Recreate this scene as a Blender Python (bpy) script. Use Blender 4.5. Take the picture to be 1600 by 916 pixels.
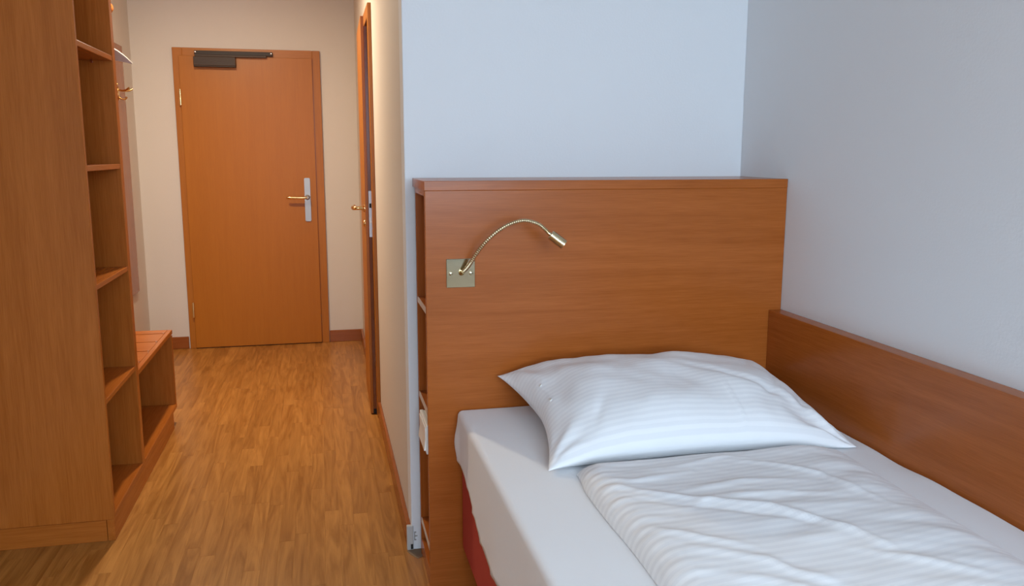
import bpy, bmesh, math, random
from mathutils import Vector, Matrix, noise

random.seed(7)
for o in list(bpy.data.objects):
    bpy.data.objects.remove(o)
scene = bpy.context.scene
COL = scene.collection
R = math.radians

# ------------------------------------------------------------------ camera
cam_d = bpy.data.cameras.new('camera')
cam = bpy.data.objects.new('camera', cam_d)
COL.objects.link(cam)
cam_d.sensor_fit = 'HORIZONTAL'
cam_d.sensor_width = 36.0
cam_d.lens = 36.0 * 1306.07 / 1600.0
cam_d.clip_start = 0.05
CAM_H = 1.37
yaw, pit, rol = R(12.798), R(9.5267), R(0.083)
Fv = Vector((math.sin(yaw) * math.cos(pit), math.cos(yaw) * math.cos(pit), -math.sin(pit)))
Rv = Vector((math.cos(yaw), -math.sin(yaw), 0))
Uv = Rv.cross(Fv)
R2 = Rv * math.cos(rol) + Uv * math.sin(rol)
U2 = -Rv * math.sin(rol) + Uv * math.cos(rol)
M = Matrix((R2, U2, -Fv)).transposed().to_4x4()
M.translation = Vector((0, 0, CAM_H))
cam.matrix_world = M
scene.camera = cam

# ------------------------------------------------------------------ world, light, exposure
world = bpy.data.worlds.new('world')
scene.world = world
world.use_nodes = True
bgn = world.node_tree.nodes['Background']
bgn.inputs[0].default_value = (0.62, 0.76, 1.0, 1)
bgn.inputs[1].default_value = 0.6

WIN = (-0.50, 1.38, 0.45, 2.38)          # window opening x0 x1 z0 z1 in the rear wall
Y_REAR = -1.6
ld = bpy.data.lights.new('window_daylight', 'AREA')
ld.shape = 'RECTANGLE'
ld.size = 3.0
ld.size_y = 2.4
ld.energy = 445
ld.color = (0.655, 0.81, 1.0)
lo = bpy.data.objects.new('window_daylight', ld)
COL.objects.link(lo)
lo.location = ((WIN[0] + WIN[1]) / 2 + 0.15, Y_REAR - 0.75, 2.25)
lo.rotation_euler = (R(66), 0, 0)

scene.view_settings.view_transform = 'Standard'
scene.view_settings.look = 'None'
scene.view_settings.gamma = 1
scene.view_settings.use_curve_mapping = False
scene.view_settings.exposure = 0.0

LAMP = (-0.60, 4.45)                     # the corridor's ceiling lamp
LAMP_W = 37
LAMP_C = (1.0, 0.86, 0.64)

# ------------------------------------------------------------------ key dimensions (metres)
XL, XR = -1.20, 1.456                    # left and right walls
XC = 0.266                               # corridor wall face
YB = 2.745                               # wall behind the bed
YE = 6.144                               # entrance wall
YH = 2.43                                # headboard front
CEIL = 2.5
XF = -0.759                              # wardrobe front


# ------------------------------------------------------------------ materials
def nt(name):
    m = bpy.data.materials.new(name)
    m.use_nodes = True
    n = m.node_tree
    return m, n, n.nodes['Principled BSDF']


def plain(name, col, rough=0.5, metal=0.0, bump=None, spec=0.5, sheen=0.0):
    m, n, b = nt(name)
    b.inputs['Base Color'].default_value = (*col, 1)
    b.inputs['Roughness'].default_value = rough
    b.inputs['Metallic'].default_value = metal
    b.inputs['Specular IOR Level'].default_value = spec
    if sheen:
        b.inputs['Sheen Weight'].default_value = sheen
    if bump:
        sc, st, dist = bump
        tc = n.nodes.new('ShaderNodeTexCoord')
        nz = n.nodes.new('ShaderNodeTexNoise')
        nz.inputs['Scale'].default_value = sc
        nz.inputs['Detail'].default_value = 4
        bp = n.nodes.new('ShaderNodeBump')
        bp.inputs['Strength'].default_value = st
        bp.inputs['Distance'].default_value = dist
        n.links.new(tc.outputs['Object'], nz.inputs['Vector'])
        n.links.new(nz.outputs['Fac'], bp.inputs['Height'])
        n.links.new(bp.outputs['Normal'], b.inputs['Normal'])
    return m


def wood(name, dark, light, axis, rough=0.25, across=14.0, contrast=1.0):
    """laminate with grain running along axis (0 x, 1 y, 2 z)"""
    m, n, b = nt(name)
    L = n.links
    tc = n.nodes.new('ShaderNodeTexCoord')
    oi = n.nodes.new('ShaderNodeObjectInfo')
    mul = n.nodes.new('ShaderNodeMath'); mul.operation = 'MULTIPLY'; mul.inputs[1].default_value = 37.0
    L.new(oi.outputs['Random'], mul.inputs[0])
    add = n.nodes.new('ShaderNodeVectorMath'); add.operation = 'ADD'
    L.new(tc.outputs['Object'], add.inputs[0]); L.new(mul.outputs[0], add.inputs[1])

    def tex(sc_across, sc_along, detail, dist):
        mp = n.nodes.new('ShaderNodeMapping')
        s = [sc_across] * 3
        s[axis] = sc_along
        mp.inputs['Scale'].default_value = s
        nz = n.nodes.new('ShaderNodeTexNoise')
        nz.inputs['Scale'].default_value = 1
        nz.inputs['Detail'].default_value = detail
        nz.inputs['Distortion'].default_value = dist
        L.new(add.outputs[0], mp.inputs['Vector'])
        L.new(mp.outputs[0], nz.inputs['Vector'])
        return nz.outputs['Fac']
    broad = tex(across, 0.9, 4, 1.6)
    mid = tex(across * 7, 2.4, 3, 0.5)
    fine = tex(520, 12, 2, 0)

    def mix(a, bb, f):
        k = n.nodes.new('ShaderNodeMix'); k.data_type = 'FLOAT'
        k.inputs['Factor'].default_value = f
        L.new(a, k.inputs['A']); L.new(bb, k.inputs['B'])
        return k.outputs['Result']
    g = mix(mix(broad, mid, 0.4), fine, 0.42)
    rp = n.nodes.new('ShaderNodeValToRGB')
    w = 0.13 / contrast
    rp.color_ramp.elements[0].position = 0.5 - w
    rp.color_ramp.elements[1].position = 0.5 + w
    rp.color_ramp.elements[0].color = (*dark, 1)
    rp.color_ramp.elements[1].color = (*light, 1)
    L.new(g, rp.inputs['Fac'])
    L.new(rp.outputs['Color'], b.inputs['Base Color'])
    b.inputs['Roughness'].default_value = rough
    b.inputs['Specular IOR Level'].default_value = 0.3
    bp = n.nodes.new('ShaderNodeBump')
    bp.inputs['Strength'].default_value = 0.06
    bp.inputs['Distance'].default_value = 0.001
    L.new(fine, bp.inputs['Height'])
    L.new(bp.outputs['Normal'], b.inputs['Normal'])
    return m


BD, BL = (0.325, 0.080, 0.010), (0.44, 0.121, 0.022)      # beech laminate, dark and light grain
wood_x = wood('beech_laminate_x', BD, BL, 0)
wood_y = wood('beech_laminate_y', BD, BL, 1)
wood_z = wood('beech_laminate_z', BD, BL, 2)
door_wood = wood('beech_veneer_door', (0.375, 0.116, 0.005), (0.445, 0.148, 0.009), 2, rough=0.38, contrast=0.55)
frame_wood_z = wood('beech_veneer_frame_z', (0.37, 0.118, 0.009), (0.45, 0.152, 0.016), 2, rough=0.38)
frame_wood_x = wood('beech_veneer_frame_x', (0.37, 0.118, 0.009), (0.45, 0.152, 0.016), 0, rough=0.38)
frame_wood_y = wood('beech_veneer_frame_y', (0.37, 0.118, 0.009), (0.45, 0.152, 0.016), 1, rough=0.38)
base_wood_x = wood('baseboard_wood_x', (0.25, 0.070, 0.016), (0.32, 0.098, 0.026), 0)
base_wood_y = wood('baseboard_wood_y', (0.28, 0.076, 0.016), (0.36, 0.106, 0.027), 1)
WD, WL = (0.335, 0.088, 0.010), (0.45, 0.133, 0.021)      # wardrobe and bench
ward_x = wood('wardrobe_laminate_x', WD, WL, 0)
ward_y = wood('wardrobe_laminate_y', WD, WL, 1)
ward_z = wood('wardrobe_laminate_z', WD, WL, 2)
panel_wood = wood('coat_panel_wood', (0.28, 0.085, 0.022), (0.35, 0.115, 0.033), 2)


def paint_mat(name, col):
    m, n, b = nt(name)
    L = n.links
    b.inputs['Base Color'].default_value = (*col, 1)
    b.inputs['Roughness'].default_value = 0.75
    b.inputs['Specular IOR Level'].default_value = 0.25
    tc = n.nodes.new('ShaderNodeTexCoord')
    nz = n.nodes.new('ShaderNodeTexNoise')
    nz.inputs['Scale'].default_value = 140
    nz.inputs['Detail'].default_value = 3
    bp = n.nodes.new('ShaderNodeBump')
    bp.inputs['Strength'].default_value = 0.18
    bp.inputs['Distance'].default_value = 0.002
    L.new(tc.outputs['Object'], nz.inputs['Vector'])
    L.new(nz.outputs['Fac'], bp.inputs['Height'])
    L.new(bp.outputs['Normal'], b.inputs['Normal'])
    return m


paint = paint_mat('white_wall_paint', (0.79, 0.80, 0.815))
cream_paint = paint_mat('cream_wall_paint', (0.67, 0.605, 0.54))
ceil_paint = plain('ceiling_paint', (0.74, 0.73, 0.71), 0.8)


def parquet_mat():
    m, n, b = nt('parquet_strip')
    L = n.links
    tc = n.nodes.new('ShaderNodeTexCoord')
    oi = n.nodes.new('ShaderNodeObjectInfo')
    at = n.nodes.new('ShaderNodeAttribute'); at.attribute_name = 'tone'
    sm = n.nodes.new('ShaderNodeMath'); sm.operation = 'ADD'
    L.new(oi.outputs['Random'], sm.inputs[0]); L.new(at.outputs['Fac'], sm.inputs[1])
    fr = n.nodes.new('ShaderNodeMath'); fr.operation = 'FRACT'
    L.new(sm.outputs[0], fr.inputs[0])
    mul = n.nodes.new('ShaderNodeMath'); mul.operation = 'MULTIPLY'; mul.inputs[1].default_value = 61.0
    L.new(fr.outputs[0], mul.inputs[0])
    add = n.nodes.new('ShaderNodeVectorMath'); add.operation = 'ADD'
    L.new(tc.outputs['Object'], add.inputs[0]); L.new(mul.outputs[0], add.inputs[1])

    def tex(s, detail, dist):
        mp = n.nodes.new('ShaderNodeMapping'); mp.inputs['Scale'].default_value = s
        nz = n.nodes.new('ShaderNodeTexNoise'); nz.inputs['Scale'].default_value = 1
        nz.inputs['Detail'].default_value = detail; nz.inputs['Distortion'].default_value = dist
        L.new(add.outputs[0], mp.inputs['Vector']); L.new(mp.outputs[0], nz.inputs['Vector'])
        return nz.outputs['Fac']
    broad = tex((19, 1.7, 1), 4, 2.4)
    fine = tex((260, 7, 1), 2, 0.2)
    k = n.nodes.new('ShaderNodeMix'); k.data_type = 'FLOAT'; k.inputs['Factor'].default_value = 0.22
    L.new(broad, k.inputs['A']); L.new(fine, k.inputs['B'])
    rp = n.nodes.new('ShaderNodeValToRGB')
    rp.color_ramp.elements[0].position = 0.36
    rp.color_ramp.elements[1].position = 0.64
    rp.color_ramp.elements[0].color = (0.30, 0.112, 0.017, 1)
    rp.color_ramp.elements[1].color = (0.47, 0.205, 0.046, 1)
    L.new(k.outputs['Result'], rp.inputs['Fac'])
    tr = n.nodes.new('ShaderNodeValToRGB')
    tr.color_ramp.elements[0].color = (0.86, 0.84, 0.80, 1)
    tr.color_ramp.elements[1].color = (1.10, 1.13, 1.18, 1)
    L.new(fr.outputs[0], tr.inputs['Fac'])
    mx = n.nodes.new('ShaderNodeMix'); mx.data_type = 'RGBA'; mx.blend_type = 'MULTIPLY'
    mx.inputs['Factor'].default_value = 1
    L.new(rp.outputs['Color'], mx.inputs['A']); L.new(tr.outputs['Color'], mx.inputs['B'])
    L.new(mx.outputs['Result'], b.inputs['Base Color'])
    b.inputs['Roughness'].default_value = 0.36
    b.inputs['Specular IOR Level'].default_value = 0.35
    bp = n.nodes.new('ShaderNodeBump'); bp.inputs['Strength'].default_value = 0.05
    bp.inputs['Distance'].default_value = 0.001
    L.new(fine, bp.inputs['Height']); L.new(bp.outputs['Normal'], b.inputs['Normal'])
    return m


parquet = parquet_mat()
subfloor = plain('dark_subfloor', (0.10, 0.055, 0.025), 0.8)


def linen_mat(name, stripes, axis=1, pitch=0.021):
    m, n, b = nt(name)
    L = n.links
    b.inputs['Roughness'].default_value = 0.72
    b.inputs['Specular IOR Level'].default_value = 0.2
    b.inputs['Sheen Weight'].default_value = 0.15
    tc = n.nodes.new('ShaderNodeTexCoord')
    uv = n.nodes.new('ShaderNodeUVMap'); uv.uv_map = 'cloth'
    nz = n.nodes.new('ShaderNodeTexNoise'); nz.inputs['Scale'].default_value = 700
    L.new(tc.outputs['Object'], nz.inputs['Vector'])
    bp = n.nodes.new('ShaderNodeBump'); bp.inputs['Strength'].default_value = 0.08
    bp.inputs['Distance'].default_value = 0.0006
    L.new(nz.outputs['Fac'], bp.inputs['Height'])
    if stripes:
        sx = n.nodes.new('ShaderNodeSeparateXYZ'); L.new(uv.outputs[0], sx.inputs[0])
        mu = n.nodes.new('ShaderNodeMath'); mu.operation = 'MULTIPLY'
        mu.inputs[1].default_value = 2 * math.pi / pitch
        L.new(sx.outputs['Y'], mu.inputs[0])
        si = n.nodes.new('ShaderNodeMath'); si.operation = 'SINE'; L.new(mu.outputs[0], si.inputs[0])
        rp = n.nodes.new('ShaderNodeMapRange')
        rp.inputs['From Min'].default_value = -0.25; rp.inputs['From Max'].default_value = 0.25
        L.new(si.outputs[0], rp.inputs['Value'])
        mx = n.nodes.new('ShaderNodeMix'); mx.data_type = 'RGBA'
        mx.inputs['A'].default_value = (0.815, 0.815, 0.825, 1)
        mx.inputs['B'].default_value = (0.875, 0.875, 0.88, 1)
        L.new(rp.outputs['Result'], mx.inputs['Factor'])
        L.new(mx.outputs['Result'], b.inputs['Base Color'])
        rr = n.nodes.new('ShaderNodeMapRange')
        rr.inputs['To Min'].default_value = 0.8; rr.inputs['To Max'].default_value = 0.5
        L.new(rp.outputs['Result'], rr.inputs['Value'])
        L.new(rr.outputs['Result'], b.inputs['Roughness'])
    else:
        b.inputs['Base Color'].default_value = (0.84, 0.84, 0.85, 1)
    L.new(bp.outputs['Normal'], b.inputs['Normal'])
    return m


sheet_mat = linen_mat('white_sheet', False)
damask = linen_mat('white_satin_stripe', True)
duvet_mat = linen_mat('white_satin_stripe_duvet', True, pitch=0.021)
red_fabric = plain('red_upholstery', (0.50, 0.075, 0.050), 0.95, bump=(900, 0.5, 0.002), spec=0.1)
brass = plain('polished_brass', (0.82, 0.62, 0.30), 0.16, 1.0)
pale_brass = plain('pale_brass_plate', (0.46, 0.40, 0.26), 0.12, 1.0)
neck_mat = plain('satin_pale_brass', (0.64, 0.53, 0.33), 0.24, 1.0)
hook_brass = plain('hook_brass', (0.75, 0.50, 0.18), 0.25, 1.0)
steel = plain('brushed_steel', (0.42, 0.40, 0.38), 0.42, 1.0)
lock_steel = plain('bright_lock_steel', (0.72, 0.73, 0.75), 0.5, 0.7)
chrome = plain('chrome', (0.8, 0.8, 0.8), 0.12, 1.0)
closer_mat = plain('dark_brown_closer', (0.060, 0.032, 0.018), 0.5, spec=0.3)
closer_dark = plain('black_closer_rail', (0.035, 0.020, 0.012), 0.5, spec=0.3)
white_plastic = plain('white_plastic', (0.82, 0.80, 0.75), 0.35)
grey_plastic = plain('grey_hanger_plastic', (0.42, 0.40, 0.38), 0.28)
cap_grey = plain('raw_end_grey', (0.52, 0.50, 0.47), 0.8, bump=(90, 0.4, 0.002))
bare_mat = plain('bare_screed', (0.24, 0.155, 0.09), 0.9, bump=(60, 0.5, 0.003))
edge_band = plain('pale_edge_band', (0.60, 0.50, 0.42), 0.4)
black_mat = plain('black_gap', (0.015, 0.012, 0.010), 0.8)
dark_edge = wood('dark_rebate', (0.24, 0.058, 0.008), (0.30, 0.08, 0.014), 2)
pvc_white = plain('white_window_frame', (0.8, 0.8, 0.8), 0.35)
lamp_ring = plain('lamp_ring_white', (0.8, 0.8, 0.78), 0.4)


def glass_mat():
    m, n, b = nt('window_glass')
    tr = n.nodes.new('ShaderNodeBsdfTransparent')
    tr.inputs[0].default_value = (0.96, 0.98, 0.98, 1)
    gl = n.nodes.new('ShaderNodeBsdfGlossy')
    gl.inputs['Roughness'].default_value = 0.02
    mx = n.nodes.new('ShaderNodeMixShader')
    mx.inputs[0].default_value = 0.06
    n.links.new(tr.outputs[0], mx.inputs[1]); n.links.new(gl.outputs[0], mx.inputs[2])
    n.links.new(mx.outputs[0], n.nodes['Material Output'].inputs['Surface'])
    return m


glass = glass_mat()
m, n, b = nt('lamp_glow')
b.inputs['Emission Color'].default_value = (*LAMP_C, 1)
b.inputs['Emission Strength'].default_value = 6
glow = m

# ------------------------------------------------------------------ helpers
WLOC = {}


def props(o, label=None, cat=None, kind=None, group=None):
    if label: o['label'] = label
    if cat: o['category'] = cat
    if kind: o['kind'] = kind
    if group: o['group'] = group
    return o


def thing(name, loc, label, cat, kind=None, group=None):
    o = bpy.data.objects.new(name, None)
    o.empty_display_size = 0.05
    COL.objects.link(o)
    o.location = loc
    WLOC[o.name] = Vector(loc)
    return props(o, label, cat, kind, group)


def link(name, bm, mat, parent=None, smooth=False, origin=None, angle=40):
    """bm holds world coordinates; it becomes one object with its origin in its own middle"""
    vs = [v.co for v in bm.verts]
    if origin is None:
        lo_ = Vector((min(v.x for v in vs), min(v.y for v in vs), min(v.z for v in vs)))
        hi_ = Vector((max(v.x for v in vs), max(v.y for v in vs), max(v.z for v in vs)))
        origin = (lo_ + hi_) / 2
        if parent is None:
            origin.z = lo_.z
    origin = Vector(origin)
    bmesh.ops.translate(bm, verts=bm.verts, vec=-origin)
    me = bpy.data.meshes.new(name)
    bm.normal_update()
    bm.to_mesh(me)
    bm.free()
    me.materials.append(mat)
    if smooth:
        for p in me.polygons:
            p.use_smooth = True
        if angle < 180:
            me.set_sharp_from_angle(angle=R(angle))
    o = bpy.data.objects.new(name, me)
    COL.objects.link(o)
    o.parent = parent
    o.location = origin - (WLOC[parent.name] if parent else Vector())
    WLOC[o.name] = origin
    return o


def box(bm, b, bev=0.0, seg=1):
    x0, x1, y0, y1, z0, z1 = b
    t = bmesh.new()
    bmesh.ops.create_cube(t, size=1)
    for v in t.verts:
        v.co = Vector(((x0 + x1) / 2 + v.co.x * (x1 - x0), (y0 + y1) / 2 + v.co.y * (y1 - y0),
                       (z0 + z1) / 2 + v.co.z * (z1 - z0)))
    if bev > 0:
        bmesh.ops.bevel(t, geom=t.edges[:], offset=bev, segments=seg, profile=0.5, affect='EDGES')
    merge(bm, t)


def merge(bm, t):
    me = bpy.data.meshes.new('tmp')
    t.to_mesh(me); t.free()
    bm.from_mesh(me)
    bpy.data.meshes.remove(me)


def B(name, b, mat, parent=None, bev=0.0012, seg=1):
    bm = bmesh.new()
    box(bm, b, bev, seg)
    return link(name, bm, mat, parent)


def cyl(bm, p0, p1, r0, r1=None, n=20, caps=True):
    r1 = r0 if r1 is None else r1
    p0, p1 = Vector(p0), Vector(p1)
    d = (p1 - p0).normalized()
    a = d.orthogonal().normalized()
    c = d.cross(a)
    ra, rb = [], []
    for i in range(n):
        t = 2 * math.pi * i / n
        e = a * math.cos(t) + c * math.sin(t)
        ra.append(bm.verts.new(p0 + e * r0)); rb.append(bm.verts.new(p1 + e * r1))
    for i in range(n):
        j = (i + 1) % n
        bm.faces.new((ra[i], ra[j], rb[j], rb[i]))
    if caps:
        bm.faces.new(ra[::-1]); bm.faces.new(rb)


def lathe(bm, p0, axis, prof, n=24):
    """prof: list of (distance along axis, radius)"""
    p0 = Vector(p0); d = Vector(axis).normalized()
    a = d.orthogonal().normalized(); c = d.cross(a)
    rings = []
    for t, r in prof:
        rings.append([bm.verts.new(p0 + d * t + (a * math.cos(2 * math.pi * i / n) + c * math.sin(2 * math.pi * i / n)) * max(r, 1e-5)) for i in range(n)])
    for k in range(len(rings) - 1):
        for i in range(n):
            j = (i + 1) % n
            bm.faces.new((rings[k][i], rings[k][j], rings[k + 1][j], rings[k + 1][i]))
    bm.faces.new(rings[0][::-1]); bm.faces.new(rings[-1])


def catmull(pts, per=10):
    P = [Vector(p) for p in pts]
    P = [P[0] * 2 - P[1]] + P + [P[-1] * 2 - P[-2]]
    out = []
    for i in range(1, len(P) - 2):
        for k in range(per):
            t = k / per
            a, b_, c, d = P[i - 1], P[i], P[i + 1], P[i + 2]
            out.append(0.5 * ((2 * b_) + (c - a) * t + (2 * a - 5 * b_ + 4 * c - d) * t * t + (3 * b_ - a - 3 * c + d) * t ** 3))
    out.append(P[-2])
    return out


def tube(bm, path, rad, n=12):
    """rad: float or function of index fraction"""
    N = len(path)
    T = [(path[min(i + 1, N - 1)] - path[max(i - 1, 0)]).normalized() for i in range(N)]
    a = T[0].orthogonal().normalized()
    rings = []
    for i in range(N):
        a = (a - T[i] * a.dot(T[i])).normalized()
        c = T[i].cross(a)
        r = rad(i, N) if callable(rad) else rad
        rings.append([bm.verts.new(path[i] + (a * math.cos(2 * math.pi * k / n) + c * math.sin(2 * math.pi * k / n)) * r) for k in range(n)])
    for i in range(N - 1):
        for k in range(n):
            j = (k + 1) % n
            bm.faces.new((rings[i][k], rings[i][j], rings[i + 1][j], rings[i + 1][k]))
    bm.faces.new(rings[0][::-1]); bm.faces.new(rings[-1])


def prism(bm, pts, ext):
    """polygon pts (Vectors) extruded by vector ext"""
    ext = Vector(ext)
    a = [bm.verts.new(Vector(p)) for p in pts]
    c = [bm.verts.new(Vector(p) + ext) for p in pts]
    n_ = len(pts)
    bm.faces.new(a[::-1]); bm.faces.new(c)
    for i in range(n_):
        j = (i + 1) % n_
        bm.faces.new((a[i], a[j], c[j], c[i]))
    bmesh.ops.recalc_face_normals(bm, faces=bm.faces)


def sstep(a, b_, x):
    t = min(1, max(0, (x - a) / (b_ - a)))
    return t * t * (3 - 2 * t)


# ------------------------------------------------------------------ the room shell
# floor: slab plus parquet strips laid along the corridor
fl = B('floor', (XL - 0.1, XR + 0.1, Y_REAR - 0.1, YE + 0.1, -0.12, -0.012), subfloor, bev=0)
props(fl, 'warm oak strip parquet floor running down the corridor', 'floor', 'structure')

PW = 0.0532
CH = 0.0004


def strip_verts(x0, x1, y0, y1):
    z0, z1 = -0.012, 0.0
    v = [(x0, y0, z0), (x1, y0, z0), (x1, y1, z0), (x0, y1, z0),
         (x0, y0, z1 - CH), (x1, y0, z1 - CH), (x1, y1, z1 - CH), (x0, y1, z1 - CH),
         (x0 + CH, y0 + CH, z1), (x1 - CH, y0 + CH, z1), (x1 - CH, y1 - CH, z1), (x0 + CH, y1 - CH, z1)]
    f = [(0, 1, 5, 4), (1, 2, 6, 5), (2, 3, 7, 6), (3, 0, 4, 7),
         (4, 5, 9, 8), (5, 6, 10, 9), (6, 7, 11, 10), (7, 4, 8, 11), (8, 9, 10, 11)]
    return v, f


def tone_attr(me, vals):
    at = me.attributes.new('tone', 'FLOAT', 'FACE')
    for i, v in enumerate(vals):
        at.data[i].value = v


rng = random.Random(21)
near, rest = [], []
x = XL
row = 0
LENS = [0.42, 0.56, 0.68, 0.80]
while x < XR - 0.003:
    x1 = min(x + PW, XR)
    y = Y_REAR - rng.random() * 0.4
    while y < YE:
        ln = rng.choice(LENS)
        a, b_ = max(y, Y_REAR), min(y + ln, YE)
        full = a == y and b_ == y + ln and abs(x1 - x - PW) < 1e-6
        if b_ - a > 0.02:
            inview = x > -0.93 and x1 < XC + 0.05 and b_ > 2.15
            (near if inview else rest).append((x, x1, a, b_, ln if full else None))
        y += ln
    x = x1
    row += 1
near.sort(key=lambda s: s[2])
rest += near[300:]
near = near[:300]
strip_me = {}
for (x0, x1, a, b_, ln) in near:
    key = ln if ln else (round(x1 - x0, 4), round(b_ - a, 4))
    if key not in strip_me:
        v, f = strip_verts(-(x1 - x0) / 2, (x1 - x0) / 2, -(b_ - a) / 2, (b_ - a) / 2)
        me = bpy.data.meshes.new('parquet_strip')
        me.from_pydata(v, [], f)
        me.materials.append(parquet)
        tone_attr(me, [0.0] * len(f))
        strip_me[key] = me
    o = bpy.data.objects.new('parquet_strip', strip_me[key])
    COL.objects.link(o)
    o.parent = fl
    o.location = Vector(((x0 + x1) / 2, (a + b_) / 2, 0)) - WLOC[fl.name]
V, Fc, T = [], [], []
for (x0, x1, a, b_, ln) in rest:
    v, f = strip_verts(x0, x1, a, b_)
    k = len(V)
    V += v; Fc += [tuple(i + k for i in q) for q in f]
    t = rng.random(); T += [t] * len(f)
me = bpy.data.meshes.new('parquet_field')
me.from_pydata(V, [], Fc); me.materials.append(parquet); tone_attr(me, T)
o = bpy.data.objects.new('parquet_field', me); COL.objects.link(o); o.parent = fl
o.location = -WLOC[fl.name]
o['kind'] = 'stuff'

props(B('ceiling', (XL - 0.1, XR + 0.1, Y_REAR - 0.1, YE + 0.1, CEIL, CEIL + 0.1), ceil_paint, bev=0),
      'plain white ceiling over room and corridor', 'ceiling', 'structure')
props(B('wall_left', (XL - 0.1, XL, Y_REAR - 0.1, YE + 0.1, -0.02, CEIL), cream_paint, bev=0),
      'cream painted wall behind the open wardrobe and coat panel', 'wall', 'structure')
props(B('wall_right', (XR, XR + 0.1, Y_REAR - 0.1, YE + 0.1, -0.02, CEIL), paint, bev=0),
      'white painted wall above the bed side panel', 'wall', 'structure')
props(B('wall_bed', (XC, XR, YB, YB + 0.1, -0.008, CEIL), paint, bev=0.002),
      'white painted wall above and behind the headboard', 'wall', 'structure')
props(B('wall_entrance', (XL, XR, YE, YE + 0.1, -0.02, CEIL), cream_paint, bev=0),
      'cream painted end wall around the entrance door', 'wall', 'structure')
# corridor wall with the bathroom opening
DO0, DO1, DOZ = 4.325, 4.965, 1.995
bm = bmesh.new()
box(bm, (XC, XC + 0.1, YB + 0.1, DO0, -0.008, CEIL))
box(bm, (XC, XC + 0.1, DO1, YE, -0.008, CEIL))
box(bm, (XC, XC + 0.1, DO0, DO1, DOZ, CEIL))
props(link('wall_corridor', bm, cream_paint), 'cream painted corridor wall with the bathroom doorway', 'wall', 'structure')
# rear wall with the window that gives the daylight
bm = bmesh.new()
y0, y1 = Y_REAR - 0.1, Y_REAR
box(bm, (XL, WIN[0], y0, y1, -0.02, CEIL)); box(bm, (WIN[1], XR, y0, y1, -0.02, CEIL))
box(bm, (WIN[0], WIN[1], y0, y1, -0.02, WIN[2])); box(bm, (WIN[0], WIN[1], y0, y1, WIN[3], CEIL))
props(link('wall_rear', bm, paint), 'white painted wall with the window, behind the viewer', 'wall', 'structure')
w = thing('window_1', ((WIN[0] + WIN[1]) / 2, Y_REAR - 0.07, WIN[2]), 'white two-pane window behind the viewer', 'window', 'structure')
bm = bmesh.new()
fw = 0.06
ya, yb = Y_REAR - 0.095, Y_REAR - 0.045
xm = (WIN[0] + WIN[1]) / 2
for s in ((WIN[0], WIN[0] + fw, WIN[2], WIN[3]), (WIN[1] - fw, WIN[1], WIN[2], WIN[3]), (xm - fw / 2, xm + fw / 2, WIN[2] + fw, WIN[3] - fw),
          (WIN[0] + fw, WIN[1] - fw, WIN[2], WIN[2] + fw), (WIN[0] + fw, WIN[1] - fw, WIN[3] - fw, WIN[3])):
    box(bm, (s[0], s[1], ya, yb, s[2], s[3]))
link('window_frame', bm, pvc_white, w)
B('pane', (WIN[0] + fw, xm - fw / 2, ya + 0.02, ya + 0.026, WIN[2] + fw, WIN[3] - fw), glass, w, 0)
B('pane', (xm + fw / 2, WIN[1] - fw, ya + 0.02, ya + 0.026, WIN[2] + fw, WIN[3] - fw), glass, w, 0)

# baseboards
BH = 0.085


def baseboard(name, b, mat, label):
    return props(B(name, b, mat, bev=0.003), label, 'baseboard', 'structure')


br = baseboard('baseboard_right', (XC - 0.015, XC, YB + 0.012, 4.258, 0, BH), base_wood_y, 'reddish wood baseboard along the corridor wall up to the bathroom door')
bm = bmesh.new()
box(bm, (XC - 0.0165, XC + 0.006, YB - 0.004, YB + 0.012, 0, BH + 0.004), 0.002)
props(link('end_cap', bm, cap_grey, br), 'raw grey end of the baseboard at the wall corner')
bm = bmesh.new()
for k in range(3):
    box(bm, (XC + 0.009, XC + 0.016 + 0.004 * (k == 1), YB - 0.0012, YB + 0.001, 0.062 - 0.014 * k, 0.0655 - 0.014 * k))
box(bm, (XC + 0.009, XC + 0.0115, YB - 0.0012, YB + 0.001, 0.034, 0.066))
link('cut_mark', bm, plain('scuffed_plaster', (0.33, 0.30, 0.27), 0.9), br)
bm = bmesh.new()
box(bm, (XC - 0.004, XC + 0.004, YB - 0.0052, YB - 0.0030, 0.004, 0.022))
link('crack', bm, black_mat, br)
baseboard('baseboard_back', (XC - 0.015, XC, 5.045, YE - 0.015, 0, BH), base_wood_y, 'short reddish baseboard between the bathroom door and the end wall')
baseboard('baseboard_end', (0.026, XC, YE - 0.015, YE, 0, BH), base_wood_x, 'short reddish baseboard right of the entrance door')
baseboard('baseboard_end_left', (XL, -0.947, YE - 0.015, YE, 0, BH), base_wood_x, 'short reddish baseboard left of the entrance door')
# bare patch of screed where the parquet stops at the corner
bm = bmesh.new()
prism(bm, [Vector(p) for p in ((0.247, 2.735, 0.0), (0.258, 2.706, 0.0), (0.279, 2.672, 0.0), (0.300, 2.690, 0.0), (0.300, 2.745, 0.0), (0.268, 2.745, 0.0))], (0, 0, 0.0012))
o = link('filler_patch', bm, bare_mat, fl)
o['label'] = 'grey brown bare patch at the wall corner'

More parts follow.
